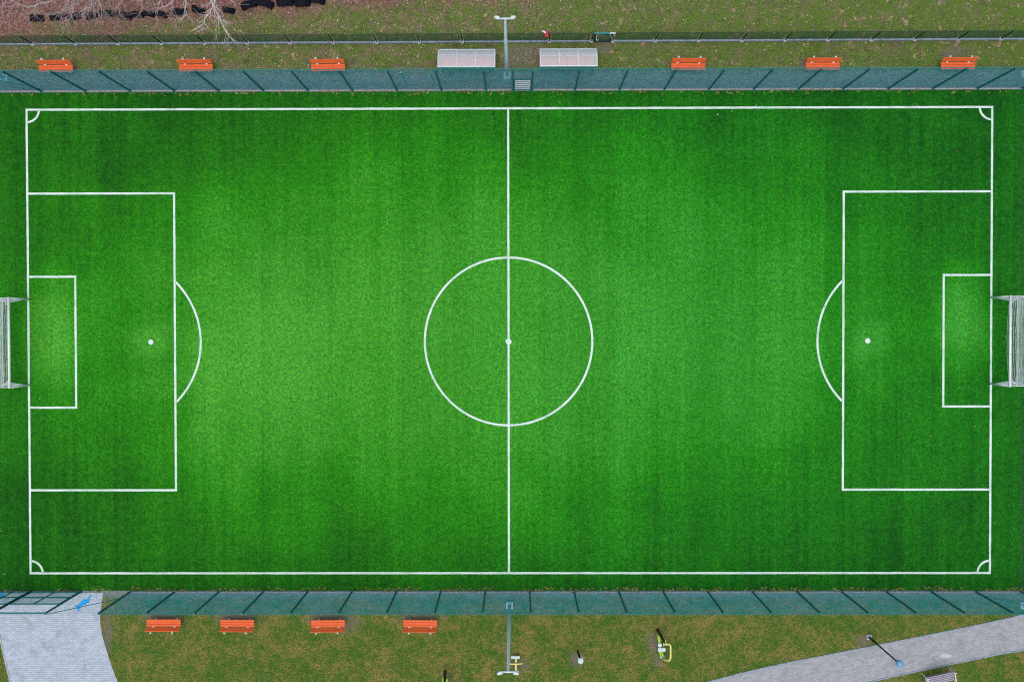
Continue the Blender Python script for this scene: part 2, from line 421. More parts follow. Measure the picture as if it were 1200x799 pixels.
# paving ------------------------------------------------------------------
def paving(name, c1, c2, mortar, rot):
    n = NT(name, .9, .12)
    mp = n.t.nodes.new('ShaderNodeMapping'); n.L(n.pos, mp.inputs[0]); mp.inputs['Rotation'].default_value = (0, 0, rot)
    br = n.t.nodes.new('ShaderNodeTexBrick'); n.L(mp.outputs[0], br.inputs['Vector'])
    br.inputs['Scale'].default_value = 1.0; br.inputs['Brick Width'].default_value = .24; br.inputs['Row Height'].default_value = .12
    br.inputs['Mortar Size'].default_value = .008; br.inputs['Mortar Smooth'].default_value = .2; br.inputs['Bias'].default_value = 0
    br.inputs['Color1'].default_value = c1; br.inputs['Color2'].default_value = c2; br.inputs['Mortar'].default_value = mortar
    st = n.noise(.9, 5, .65, dist=.8); f = n.noise(30, 3, .7); s2 = n.noise(4.0, 4, .7)
    c = n.mix(n.ramp(st, .50, .72, 0, .42), n.mix(.3, br.outputs[0], c2), mortar)
    c = n.mix(n.ramp(s2, .62, .78, 0, .5), c, mortar)
    c = n.mix(1.0, c, n.mix(f, (.72, .72, .72, 1), (1.28, 1.28, 1.28, 1)), 'MULTIPLY')
    n.color(c); n.bump(br.outputs[1], -.3, .01)
    return n


pv = paving('pale block paving', lin(196, 209, 219), lin(168, 180, 191), lin(114, 120, 130), 0.0)
pv2 = paving('grey block paving', lin(180, 184, 186), lin(152, 156, 160), lin(112, 114, 118), -.2)
pc_ = at(1108, 768)
cc = pv2.b.inputs['Base Color'].links[0].from_socket
pv2.color(pv2.mix(pv2.math('MULTIPLY', pv2.blob(pc_, .35, .13, .3, 4, .5), .7), cc, lin(205, 205, 212)))


def sheet(name, pts, mat, z, label):
    mb = MB(); mb.poly([(p[0], p[1], z) for p in pts]); return tag(mb.build(name, mat), label, kind='structure')


def curve(pts, n=8):
    out = []
    P = [pts[0]] + list(pts) + [pts[-1]]
    for i in range(1, len(P) - 2):
        for k in range(n):
            q = k / n; a, b_, c_, d_ = (Vector(P[i + j]) for j in (-1, 0, 1, 2))
            out.append(.5 * ((2 * b_) + (c_ - a) * q + (2 * a - 5 * b_ + 4 * c_ - d_) * q * q + (3 * b_ - a - 3 * c_ + d_) * q ** 3))
    out.append(Vector(pts[-1])); return out


ledge = curve([at(121, 692.4), at(118.5, 710), at(117, 726), at(119, 741), at(123.5, 758), at(130.5, 780), at(139, 803), at(150, 840)])
redge = [at(-2, 735), at(4, 765), at(12.5, 800), at(22, 840)]
sheet('plaza', [Vector((-36, BOT - .07, 0))] + [p for p in [Vector((ledge[0].x, BOT - .07, 0))]] + ledge[1:] + redge[::-1] + [at(-40, 715), Vector((-36, BOT - 1.0, 0))], pv.m, .008, 'pale paved forecourt by the gate')
up = curve([at(820, 801), at(900, 781), at(1020, 757.2), at(1150, 731), at(1200, 719.5), at(1290, 698)])
lo = curve([at(760, 860), at(900, 826), at(1022, 797.8), at(1080, 784.8), at(1170, 766.2), at(1200, 761), at(1290, 744)])
up = [at(700, 832)] + up
sheet('path', up + lo[::-1], pv2.m, .008, 'grey paved park path')


def kerb(name, pts, mat, label, w_=.07, z=.035):
    mb = MB()
    for i in range(len(pts) - 1):
        a, b_ = Vector(pts[i]), Vector(pts[i + 1]); d = (b_ - a); L = d.length
        if L < 1e-4: continue
        m = Matrix.Rotation(math.atan2(d.y, d.x), 3, 'Z')
        mb.box(((a + b_) / 2).to_tuple()[:2] + (z / 2 - .02,), (L + .001, w_, z + .04), m)
    return tag(mb.build(name, mat), label, kind='structure')


kerb('kerb', ledge[2:], M['concrete'], 'pale kerb on the curved side of the forecourt')
kerb('kerb', redge, M['concrete'], 'pale kerb on the straight side of the forecourt')
kerb('kerb', up, M['concrete_blue'], 'grey kerb on the pitch side of the park path')
kerb('kerb', lo, M['concrete_blue'], 'grey kerb on the bench side of the park path')
# blue spray paint on the forecourt
bl = NT('blue spray paint', .7, .2); bl.color(bl.mix(bl.ramp(bl.noise(20, 3), .35, .6), lin(30, 120, 200), lin(46, 176, 240)))


def splash(pts, label):
    mb = MB()
    for (px, py, r) in pts:
        c0 = at(px, py); n = 14; r *= .82; z = .0125 + .0004 * len(mb.f)
        mb.poly([(c0.x + r * math.cos(2 * math.pi * k / n) * rnd.uniform(.7, 1.25), c0.y + r * math.sin(2 * math.pi * k / n) * rnd.uniform(.6, 1.2), z) for k in range(n)])
    tag(mb.build('spray_paint', bl.m), label, kind='structure')


splash([(92, 712, .16), (94, 708.5, .17), (97, 706, .19), (100, 703.5, .17), (104, 702, .13), (100, 707, .12), (105, 699, .1), (90, 710, .1), (103, 705, .1), (107, 697, .06), (92, 714.5, .08)], 'blue spray painted mark on the forecourt')
splash([(0, 697, .2), (2, 695, .17), (-3, 694, .2), (3.5, 698, .08)], 'blue spray painted mark at the gate')

# ------------------------------------------------------------------ tall fences
def fx(px, y):     # X on the fence line seen at photo column px
    return at(px, 107 if y > 0 else 692.5).x


def post(parent, x, y, hgt, mat, wd_=.085, z0=0.0, name='post'):
    mb = MB(); mb.box((x, y, z0 + hgt / 2), (wd_, wd_, hgt), bev=.008)
    mb.box((x, y, z0 + hgt + .018), (wd_ + .02, wd_ + .02, .03), bev=.008)
    if z0 == 0: mb.box((x, y, .01), (.17, .17, .02))
    return mb.build(name, mat, parent)


def chain(parent, y, x0, x1, z0, z1, step, r, mat, name='mesh_panel'):
    mb = MB(); mb.wires((x0, y, z0), (1, 0, 0), (0, 0, 1), x1 - x0, z1 - z0, step, r)
    return mb.build(name, mat, parent)


MESH, WR = .062, .0033
fence_t = empty('tall_fence', (0, 0, 0), 0, 'tall teal green wire fence along the far touchline, between the dugouts and the pitch', 'fence', 'tall wire fences beside the pitch')
s_t = 2.5962
xs = [-27.0977 + 2.5821 * i for i in range(-2, 11)]
xg0, xg1 = fx(601.5, 1), fx(623, 1)
xs += [xg0, xg1]
xs += [-27.0977 + 2.5821 * i + 2.5695 for i in range(11, 23)]
out = 1
for x in xs:
    post(fence_t, x, TOP, FH + .04, M['teal'])
off = TOP + .055
chain(fence_t, off, xs[0], xg0 - .05, .1, FH, MESH, WR, M['teal_wire'])
chain(fence_t, off, xg1 + .05, xs[-1], .1, FH, MESH, WR, M['teal_wire'])
chain(fence_t, off, xg0 + .05, xg1 - .05, 2.3, FH, MESH, WR, M['teal_wire'])
for z_ in (FH - .01,):
    mb = MB(); mb.tube([(xs[0], off + .02, z_), (xs[-1], off + .02, z_)], .018, 6); mb.build('top_rail', M['teal_lite'], fence_t)
mb = MB(); mb.box(((xs[0] + xg0) / 2 - .05, TOP, .03), (xg0 - xs[0] - .1, .045, .06), bev=.01); mb.build('base_strip', M['concrete'], fence_t)
mb = MB(); mb.box(((xs[-1] + xg1) / 2 + .05, TOP, .03), (xs[-1] - xg1 - .1, .045, .06), bev=.01); mb.build('base_strip', M['concrete'], fence_t)
mb = MB(); mb.tube([(xs[2], off + .05, .15), (xs[1], off + .05, FH - .1)], .02, 6); mb.build('brace', M['teal'], fence_t)
# small gate in it
gt = empty('gate', (xg0, TOP, 0), 0, 'small barred green gate in the tall fence at the foot of the far floodlight mast', 'gate')
gw_ = xg1 - xg0
mb = MB()
for a, b_ in (((.07, 0, .12), (.07, 0, 2.1)), ((gw_ - .07, 0, .12), (gw_ - .07, 0, 2.1))): mb.tube([a, b_], .025, 6)
for z_ in (.12, 2.08): mb.tube([(.07, 0, z_), (gw_ - .07, 0, z_)], .028, 6)
mb.build('frame', M['teal'], gt)
mb = MB()
for k in range(1, 11): x_ = .07 + (gw_ - .14) * k / 11; mb.box((x_, 0, 1.05), (.022, .03, 1.85))
for z_ in (.35, .75, 1.15, 1.55, 1.9): mb.box((gw_ / 2, .002, z_), (gw_ - .16, .05, .02))
mb.build('bars', M['yellow'] if False else M['galv'], gt)
mb = MB(); mb.tube([(.0, 0, 2.3), (gw_, 0, 2.3)], .03, 6); mb.build('lintel', M['teal'], gt)

fence_b = empty('tall_fence', (0, 0, 0), 0, 'tall teal green wire fence along the near touchline, between the pitch and the park lawn', 'fence', 'tall wire fences beside the pitch')
xb = [-22.1563 + 2.5962 * i for i in range(0, 21)]
gx0 = fx(95, -1)                      # right hand post of the big gate
gx1 = fx(36, -1)
for x in [gx0] + xb: post(fence_b, x, BOT, FH + .04, M['teal'])
off = BOT - .055
chain(fence_b, off, xb[0], xb[-1], .1, FH, MESH, WR, M['teal_wire'])
chain(fence_b, off, gx0 + .05, xb[0] - .03, .1, FH, .3, .0022, M['teal_wire'])
mb = MB(); mb.tube([(xb[0], off - .02, FH - .01), (xb[-1], off - .02, FH - .01)], .016, 6); mb.build('top_rail', M['teal_lite'], fence_b)
mb = MB(); mb.box(((xb[0] + xb[-1]) / 2, BOT, .03), (xb[-1] - xb[0], .05, .06), bev=.01); mb.build('base_strip', M['concrete_blue'], fence_b)
mb = MB(); mb.tube([(gx0, off - .04, FH - .1), (xb[0], off - .04, .8)], .02, 6); mb.build('brace', M['teal'], fence_b)
mb = MB(); mb.tube([(xb[19], off - .04, .2), (xb[20], off - .04, FH - .1)], .02, 6); mb.build('brace', M['teal'], fence_b)

# big double gate at the forecourt
bg = empty('double_gate', (gx1, BOT, 0), 0, 'wide green double gate with hatched lower leaves at the paved forecourt', 'gate')
w1 = gx0 - gx1; w2 = gx1 - fx(-8, -1)
post(bg, 0, 0, FH + .04, M['dark_green'], .11, name='gate_post')
post(bg, -w2, 0, FH + .04, M['dark_green'], .11, name='gate_post')
mb = MB(); mb.box(((w1 - w2) / 2 - .03, 0, FH), (w1 + w2 - .06, .08, .08), bev=.01); mb.build('top_rail', M['teal'], bg)
for a, b_, st in ((.07, w1 - .07, fx(64.5, -1) - gx1), (-w2 + .07, -.07, fx(15, -1) - gx1)):
    mb = MB()
    mb.box((a, 0, 1.2), (.06, .06, 2.3)); mb.box((b_, 0, 1.2), (.06, .06, 2.3)); mb.box((st, 0, 1.2), (.06, .05, 2.2))
    for z_ in (.09, 1.1, 2.31): mb.box(((a + b_) / 2, .003, z_), (b_ - a - .06, .064, .06))
    lf_ = mb.build('leaf', M['teal'], bg)
    mb = MB(); mb.wires((a, -.002, .1), (1, 0, 0), (0, 0, 1), b_ - a, 2.2, .15, .015, ('u',)); mb.wires((a, .012, .1), (1, 0, 0), (0, 0, 1), b_ - a, 2.2, .14, .004, ('d',)); mb.build('infill', M['teal_lite'], lf_)
    mb = MB(); mb.box((b_ - .12, -.05, 1.12), (.14, .06, .03), bev=.008); mb.build('handle', M['black'], lf_)

# ------------------------------------------------------------------ low boundary fence on the bank
lowY = at(600, 49).y
lf0 = at(40, 52.5); lf1 = at(1171, 46.6)
slope = (lf1.y - lf0.y) / (lf1.x - lf0.x)
def ly(x): return lf0.y + (x - lf0.x) * slope
low = empty('low_fence', (0, 0, 0), 0, 'low dark green mesh fence on a grey base plank behind the dugouts', 'fence')
lpx = [-62, -11, 40, 90, 140, 190.5, 241, 291, 341, 391, 442, 492, 542, 592, 643.5, 693, 717.5, 767, 818, 868.5, 919, 969, 1020, 1070.5, 1121, 1171, 1221, 1272]
lx = [at(p, 50).x for p in lpx]
LH = 1.4
ang = math.atan(slope); mrot = Matrix.Rotation(ang, 3, 'Z')
for x in lx:
    post(low, x, ly(x), LH, M['dark_green'], .07)
    mb = MB(); mb.box((x, ly(x) - .02, .10), (.2, .2, .22), mrot, .025); mb.build('footing', M['concrete'], low)
gi = 15
for i in range(len(lx) - 1):
    if i == gi: continue
    a, b_ = Vector((lx[i] + .1, ly(lx[i] + .1), 0)), Vector((lx[i + 1] - .1, ly(lx[i + 1] - .1), 0))
    mb = MB(); mb.box(((a.x + b_.x) / 2, (a.y + b_.y) / 2, .07), ((b_ - a).length, .1, .18), mrot, .012)
    mb.build('base_plank', M['concrete_blue'], low)
    mb = MB(); d = (b_ - a).normalized()
    mb.wires(a + Vector((0, .03, .16)), d, (0, 0, 1), (b_ - a).length, LH - .18, .06, .0033); mb.build('mesh_panel', M['dark_wire'], low)
    mb = MB(); mb.tube([a + Vector((-.07, .03, LH)), b_ + Vector((.07, .03, LH))], .012, 5); mb.build('top_wire', M['dark_green'], low)
# wicket gate
x0, x1 = lx[gi], lx[gi + 1]
wg = empty('wicket_gate', (x0, ly(x0), 0), ang, 'dark green wicket gate with white plates in the low fence right of the dugouts', 'gate')
ww = x1 - x0
mb = MB()
mb.box((.13, 0, .7), (.11, .08, 1.36), bev=.01); mb.box((ww - .13, 0, .7), (.11, .08, 1.36), bev=.01)
mb.box((ww / 2, .002, 1.36), (ww - .38, .08, .07)); mb.box((ww / 2, .002, .12), (ww - .38, .085, .12))
mb.build('frame', M['dark_green'], wg)
mb = MB(); mb.box((ww / 2, .004, 1.42), (ww - .1, .09, .04), bev=.01); mb.build('top_bar', M['teal_lite'], wg)
mb = MB(); mb.wires((.19, 0, .2), (1, 0, 0), (0, 0, 1), ww - .38, 1.1, .06, .003); mb.build('infill', M['dark_wire'], wg)
# white marks: an open c-shaped latch guard and a triangular plate frame
mb = MB()
pts = [(.20 + .10 * math.cos(a), -.07, 1.0 + .16 * math.sin(a)) for a in [math.radians(q) for q in range(50, 311, 20)]]
pts = [(.27 + .07 * math.cos(a), -.07 + .09 * math.sin(a), .95 + .28 * math.sin(a)) for a in [math.radians(q) for q in range(45, 316, 18)]]
mb.tube(pts, .02, 6); mb.build('latch_guard', M['white_metal'], wg)
mb = MB()
mb.tube([(ww - .27, -.02, 1.44), (ww - .13, -.09, .72), (ww + .02, -.02, 1.44)], .022, 6); mb.box((ww - .125, -.015, 1.46), (.33, .05, .03)); mb.build('triangle_plate', M['white_metal'], wg)

# red and white bag snagged on a low fence post
p = at(640.5, 40.5, 1.25)
bag = empty('plastic_bag', p, 0, 'crumpled red and white bag caught on the low fence behind the right dugout', 'bag')
mb = MB(); mb.lathe((0, 0, -.1), [(.05, 0), (.13, .05), (.16, .13), (.12, .2), (.03, .23)], 11)
mb.v = [(x * rnd.uniform(.85, 1.2), y * rnd.uniform(.85, 1.2), z + rnd.uniform(-.02, .02)) for x, y, z in mb.v]; mb.build('body', M['red'], bag)
mb = MB(); mb.tube([(-.06, .05, .06), (-.15, .11, .1), (-.27, .17, .06)], [.075, .06, .015], 7)
mb.v = [(x, y + rnd.uniform(-.015, .015), z + rnd.uniform(-.02, .02)) for x, y, z in mb.v]; mb.build('neck', M['white_metal'], bag)

# ------------------------------------------------------------------ floodlight masts
def height_for(base_px, top_px):
    b0 = at(*base_px); best = None
    for k in range(300, 1400):
        z = k / 100.0; q = at(top_px[0], top_px[1], z); d = abs(q.y - b0.y)
        if best is None or d < best[0]: best = (d, z)
    return best[1]


def mast(loc, H, face, label, group):
    r = empty('floodlight_mast', (loc.x, loc.y, 0), 0 if face < 0 else math.pi, label, 'floodlight', group)
    mb = MB(); mb.box((0, 0, .11), (.4, .4, .24), bev=.02); mb.build('footing', M['footing'], r)
    mb = MB(); mb.box((0, 0, .245), (.28, .28, .025)); 
    for sx in (-1, 1):
        for sy in (-1, 1): mb.lathe((sx * .11, sy * .11, .257), [(.018, 0), (.018, .04)], 6)
    mb.build('base_plate', M['galv'], r)
    mb = MB(); mb.tube([(0, 0, .26), (0, 0, 1.2), (0, 0, H)], [.115, .11, .065], 12); mb.build('pole', M['galv'], r, True)
    mb = MB(); mb.box((0, 0, 1.0), (.06, .24, .3), bev=.01); mb.build('hatch', M['galv_light'], r)
    mb = MB(); mb.tube([(-.34, 0, H + .02), (-.22, 0, H - .02), (.22, 0, H - .02), (.34, 0, H + .02)], .04, 8); mb.build('cross_arm', M['galv_light'], r)
    for sx in (-1, 1):
        m = Matrix.Rotation(sx * .32, 3, 'Z') @ Matrix.Rotation(.3, 3, 'X')
        hd = MB(); c_ = Vector((sx * .37, .03, H + .03))
        hd.lathe(c_, [(.05, -.09), (.12, -.06), (.13, .0), (.105, .06), (.05, .085)], 16, m @ Matrix.Diagonal((1.25, .72, 1)).to_3x3())
        h_ = hd.build('lamp_head', M['galv_light'], r, True)
        gl = MB(); gl.lathe(c_ + m @ Vector((0, 0, -.092)), [(.10, 0), (.10, .02)], 16, m @ Matrix.Diagonal((1.2, .68, 1)).to_3x3()); gl.build('lens', M['poly'], h_)
    return r


hT = height_for((594, 89.5), (591.5, 22)); hB = height_for((597, 708), (595.5, 787))
gr_ = 'floodlight masts round the pitch'
mast(at(594.3, 89.5), hT, -1, 'galvanised twin floodlight mast between the two dugouts', gr_)
mast(at(597.2, 708), hB, 1, 'galvanised twin floodlight mast rising from the near fence towards the yellow exercise post', gr_)
mast(at(6.5, 92.5), hT, -1, 'floodlight mast seen only by its foot behind the fence in the top left corner', gr_)
mast(at(1199.5, 88), hT, -1, 'floodlight mast seen only by its foot behind the fence in the top right corner', gr_)
mast(at(1198.5, 708), hB, 1, 'floodlight mast seen only by its foot in the bottom right corner of the fence', gr_)

# slim poles behind the far fence
for (bx, by, hh, lab) in ((476.5, 100, 2.5, 'taller slim teal pole behind the far fence left of the dugouts'), (508.5, 97.5, 1.7, 'shorter slim teal pole behind the far fence below the left dugout')):
    p = at(bx, by); r = empty('slim_pole', (p.x, p.y, 0), 0, lab, 'pole', 'slim poles behind the far fence')
    mb = MB(); mb.tube([(0, 0, 0), (0, 0, hh)], .03, 8); mb.build('shaft', M['teal'], r)
    mb = MB(); mb.lathe((0, 0, hh), [(.045, 0), (.045, .03), (.02, .05)], 10); mb.build('cap', M['white_metal'] if hh > 2 else M['teal_lite'], r)

# ------------------------------------------------------------------ dugouts
def dugout(xc, yf, label):
    r = empty('dugout', (xc, yf, 0), 0, label, 'dugout', 'team dugouts')
    Wd, D, Ht = 3.16, 1.28, 2.0
    prof = []
    for k in range(13):
        a = k / 12 * math.pi / 2
        prof.append((D * (1 - (1 - math.sin(a)) ** 1.0) * 1.0, 0)) if False else prof.append((D * math.sin(a) ** 1.05, .42 + (Ht - .42) * (math.cos(a) ** .62)))
    # profile: front top edge (y=0, z=2) curving back and down to (y=D, z=.42)
    for k in range(4):
        x = -Wd / 2 + Wd * k / 3
        mb = MB(); mb.tube([(x, y, z) for y, z in prof] + [(x, D, .02)], .03, 6); mb.build('rib', M['white_metal'], r)
    for k in range(3):
        xa, xb_ = -Wd / 2 + Wd * k / 3 + .03, -Wd / 2 + Wd * (k + 1) / 3 - .03
        mb = MB()
        for i in range(len(prof) - 1):
            (y0, z0), (y1, z1) = prof[i], prof[i + 1]
            mb.quad((xa, y0, z0), (xb_, y0, z0), (xb_, y1, z1), (xa, y1, z1))
        mb.build('roof_panel', M['poly'], r, True)
    for sx in (-1, 1):
        x = sx * Wd / 2 - sx * .004
        mb = MB(); mb.poly([(x, y, z) for y, z in prof] + [(x, D, .2), (x, .35, .2)]); mb.build('side_panel', M['poly'], r)
        mb = MB(); mb.tube([(x, .38, .02), (x, .2, 1.2), (x, .03, Ht - .03)], .03, 6); mb.build('front_post', M['white_metal'], r)
    mb = MB(); mb.box((0, 0, Ht + .01), (Wd + .06, .06, .06), bev=.01); mb.build('front_beam', M['white_metal'], r)
    mb = MB(); mb.box((0, -.05, Ht - .07), (Wd + .06, .05, .1), bev=.01); mb.build('gutter', M['teal_lite'], r)
    mb = MB()
    for y, z in ((prof[4][0], prof[4][1] + .01), (prof[8][0] + .005, prof[8][1] + .01), (prof[10][0] + .01, prof[10][1]), (D + .02, .45)): mb.tube([(-Wd / 2, y, z), (Wd / 2, y, z)], .018, 6)
    mb.tube([(-Wd / 2, D, .05), (Wd / 2, D, .05)], .03, 6); mb.build('purlins', M['galv'], r)
    for k in range(6):
        x = -Wd / 2 + .31 + k * (Wd - .62) / 5
        mb = MB(); mb.box((x, .74, .44), (.46, .46, .05), bev=.02); mb.box((x, .98, .62), (.46, .05, .3), Matrix.Rotation(-.15, 3, 'X'), .015); mb.build('seat', M['orange'], r)
    mb = MB(); mb.box((0, .82, .38), (Wd - .2, .06, .06))
    for x in (-1.2, 0, 1.2): mb.box((x, .82, .19), (.06, .06, .38))
    mb.build('seat_beam', M['galv'], r)
    return r


yf = at(546, 78.3, 2.0).y
dugout((at(514.5, 78.3, 2).x + at(578.6, 78.3, 2).x) / 2, yf, 'white framed dugout with a milky curved roof, left of the far floodlight mast')
dugout((at(634.3, 78, 2).x + at(698.8, 78, 2).x) / 2, at(666, 77.6, 2.0).y, 'white framed dugout with a milky curved roof, right of the far floodlight mast')

# ------------------------------------------------------------------ goals
def goal(xg, sgn, label, sagf=.26):
    """front posts on the goal line at local x=0, depth along +x"""
    r = empty('goal', (xg, 0, 0), 0 if sgn > 0 else math.pi, label, 'goal', 'football goals')
    hw, Hh, D1, D2, R = 2.5, 2.0, 1.0, 1.5, .055
    for s in (-1, 1):
        mb = MB(); mb.tube([(0, s * hw, 0), (0, s * hw, Hh - R)], R, 10); mb.build('post', M['white_metal'], r, True)
    mb = MB(); mb.tube([(0, -hw - R, Hh), (0, hw + R, Hh)], R * 1.3, 10); mb.build('crossbar', M['white_metal'], r, True)
    for s in (-1, 1):
        mb = MB(); mb.tube([(0.05, s * hw, Hh), (D1, s * hw, Hh), (D1 + .1, s * hw, Hh - .1), (D2, s * hw, .04)], .024, 8); mb.build('side_frame', M['white_metal'], r, True)
        mb = MB(); mb.tube([(0.05, s * hw, .04), (D2, s * hw, .04)], .026, 8); mb.build('ground_rail', M['white_metal'], r, True)
        mb = MB(); mb.tube([(.04, s * (hw - .4), Hh + .01), (.42, s * hw, Hh + .01)], .018, 6); mb.build('corner_brace', M['white_metal'], r, True)
    mb = MB(); mb.tube([(D2, -hw, .04), (D2, hw, .04)], .026, 8); mb.build('back_rail', M['white_metal'], r, True)
    mb = MB(); mb.tube([(D1, -hw, Hh), (D1, hw, Hh)], .016, 6); mb.build('top_rail', M['white_metal'], r, True)
    # nets: sagging roof + back as one sheet of cords
    step, cr_ = .125, .0075
    nu = int(2 * hw / step)
    prof_n = [(.0, 1.0), (.2, 1.0), (.45, 1.0), (.75, 1.0), (1.0, 1.0)]
    def roofp(u, q):      # u across -1..1, q along 0..1 roof, 1..2 back
        y = u * hw; sag = (1 - u * u)
        if q <= 1:
            return Vector((-.02 + D1 * q, y, Hh - .03 - sag * (sagf * (1 - q) ** 2 + .22 * math.sin(math.pi * q) + .03 * math.sin(u * 19 + q * 7))))
        k = q - 1
        return Vector((D1 + (D2 - D1) * k - sag * .22 * math.sin(math.pi * k), y, (Hh - .03) * (1 - k) + .04 * k))
    mb = MB()
    for i in range(nu + 1):
        u = -1 + 2 * i / nu; mb.tube([roofp(u, q / 8) for q in range(0, 17)], cr_, 4, False)
    qs = [k / 8 for k in range(0, 9)] + [1 + k / 16 for k in range(1, 17)]
    for q in qs: mb.tube([roofp(-1 + 2 * i / 16, q) for i in range(17)], cr_, 4, False)
    mb.build('net', M['net'], r)
    for s in (-1, 1):
        mb = MB()
        def sp(a, z):     # a 0..1 from post to back, bellied inwards
            zz = z; xm = D2 - (D2 - D1) * z / Hh
            return Vector((a * xm, s * (hw - .2 * math.sin(math.pi * min(1, a)) * math.sin(math.pi * z / Hh) ** .7), zz))
        for k in range(0, 17): z = .04 + (Hh - .06) * k / 16; mb.tube([sp(q / 8, z) for q in range(9)], cr_, 4, False)
        for k in range(0, 11): mb.tube([sp(k / 10, .04 + (Hh - .06) * q / 8) for q in range(9)], cr_, 4, False)
        mb.build('side_net', M['net'], r)
    return r


goal(-L2 + .02, -1, 'white football goal with net at the left end of the pitch', .03)
goal(L2 - .02, 1, 'white football goal with net at the right end of the pitch')

# ------------------------------------------------------------------ orange benches
def make_bench():
    r = empty('bench', (0, 0, 0)); tag(r, 'orange bench', 'bench', 'orange benches along the fences')
    Lb = 1.96
    for k in range(3):
        mb = MB(); mb.box((0, -.14 + k * .142, .45), (Lb, .132, .045), bev=.012); mb.build('seat_plank', M['orange'], r)
    m = Matrix.Rotation(-.42, 3, 'X')
    for k in range(2):
        mb = MB(); mb.box((0, .275 + k * .065, .585 + k * .16), (Lb, .04, .15), m, .01); mb.build('back_plank', M['orange_lift'], r)
    for s in (-1, 1):
        x = s * .62
        mb = MB()
        mb.box((x, .03, .40), (.07, .42, .05)); mb.box((x, -.1, .2), (.07, .06, .36)); mb.box((x, .2, .2), (.07, .06, .36))
        mb.box((x, .06, .02), (.08, .42, .04))
        mb.box((x, .345, .62), (.08, .05, .52), m); mb.box((x, .225, .455), (.13, .06, .035))
        mb.box((x, .43, .83), (.09, .06, .05), m)
        mb.build('leg_frame', M['white_metal'], r)
    return r


bench0 = make_bench(); first = True
spec = [(65.5, 80.6, 1, 'orange slatted bench behind the far fence nearest the top left corner'),
        (229.5, 80.0, 1, 'orange slatted bench behind the far fence, under the bare white forked branches'),
        (384.5, 79.6, 1, 'orange slatted bench behind the far fence, nearest the left dugout on its left side'),
        (806.5, 78.4, 1, 'orange slatted bench behind the far fence, first to the right of the dugouts'),
        (964, 78.0, 1, 'orange slatted bench behind the far fence, middle one of the three right of the dugouts'),
        (1122.5, 77.6, 1, 'orange slatted bench behind the far fence nearest the top right corner'),
        (192, 729.5, -1, 'orange slatted bench on the park lawn nearest the paved forecourt'),
        (278, 730, -1, 'orange slatted bench on the park lawn, second from the paved forecourt'),
        (384.5, 730.3, -1, 'orange slatted bench on the park lawn, third from the paved forecourt'),
        (492.5, 730.3, -1, 'orange slatted bench on the park lawn nearest the near floodlight mast')]
for px, py, fc, lab in spec:
    o = bench0 if first else copy_tree(bench0); first = False
    p = at(px, py, .45); o.location = (p.x, p.y, 0); o.rotation_euler = (0, 0, (0 if fc > 0 else math.pi) + rnd.uniform(-.012, .012)); o['label'] = lab

# ------------------------------------------------------------------ park furniture
p = at(1102, 795.5, .45); q0, q1 = at(1082, 790.5, .45), at(1111, 783.5, .45)
pb = empty('park_bench', (p.x, p.y, 0), .215 + math.pi, 'grey slatted park bench with white arms beside the paved path', 'bench')
for k in range(5):
    mb = MB(); mb.box((0, -.06 + .1 * k - .17, .45), (1.6, .075, .035), bev=.008); mb.build('seat_slat', M['slat'], pb)
for k in range(4):
    mb = MB(); mb.box((0, -.34 - .035 * k, .56 + .1 * k), (1.6, .03, .08), Matrix.Rotation(.32, 3, 'X'), .008); mb.build('back_slat', M['slat'], pb)
for s in (-1, 1):
    mb = MB(); x = s * .8
    mb.tube([(x, .3, 0), (x, .27, .4), (x, .3, .62), (x, -.3, .66), (x, -.36, .9)], .03, 8); mb.tube([(x, -.35, 0), (x, -.27, .4), (x, -.31, .62)], .03, 8); mb.tube([(x, .27, .4), (x, -.27, .4)], .025, 6)
    mb.build('arm_frame', M['white_metal'], pb)
    mb = MB(); mb.box((x + s * .02, .33, .05), (.16, .18, .1), bev=.02); mb.build('foot', M['black'], pb)

p = at(1018, 745.8)
ll = empty('park_lantern', (p.x, p.y, 0), 0, 'slim dark park lantern with a round blue grey head beside the path', 'lamp')
hl = None
for k in range(200, 700):
    z = k / 100; q = at(1052.3, 778.6, z); d = (Vector((q.x, q.y)) - Vector((p.x, p.y))).length
    if hl is None or d < hl[0]: hl = (d, z)
hl = hl[1]
mb = MB(); mb.box((0, 0, .04), (.3, .3, .14), bev=.03); mb.build('footing', M['concrete'], ll)
mb = MB(); mb.tube([(0, 0, .1), (0, 0, .9), (0, 0, .92), (0, 0, hl - .12)], [.075, .07, .05, .04], 10); mb.build('pole', M['black'], ll, True)
mb = MB(); mb.lathe((0, 0, hl - .14), [(.06, 0), (.14, .03), (.15, .07)], 18); mb.build('collar', M['black'], ll, True)
mb = MB(); mb.lathe((0, 0, hl - .07), [(.14, 0), (.19, .05), (.2, .12), (.17, .19), (.1, .24), (.03, .26)], 22); mb.build('lamp_shade', M['blue_globe'], ll, True)

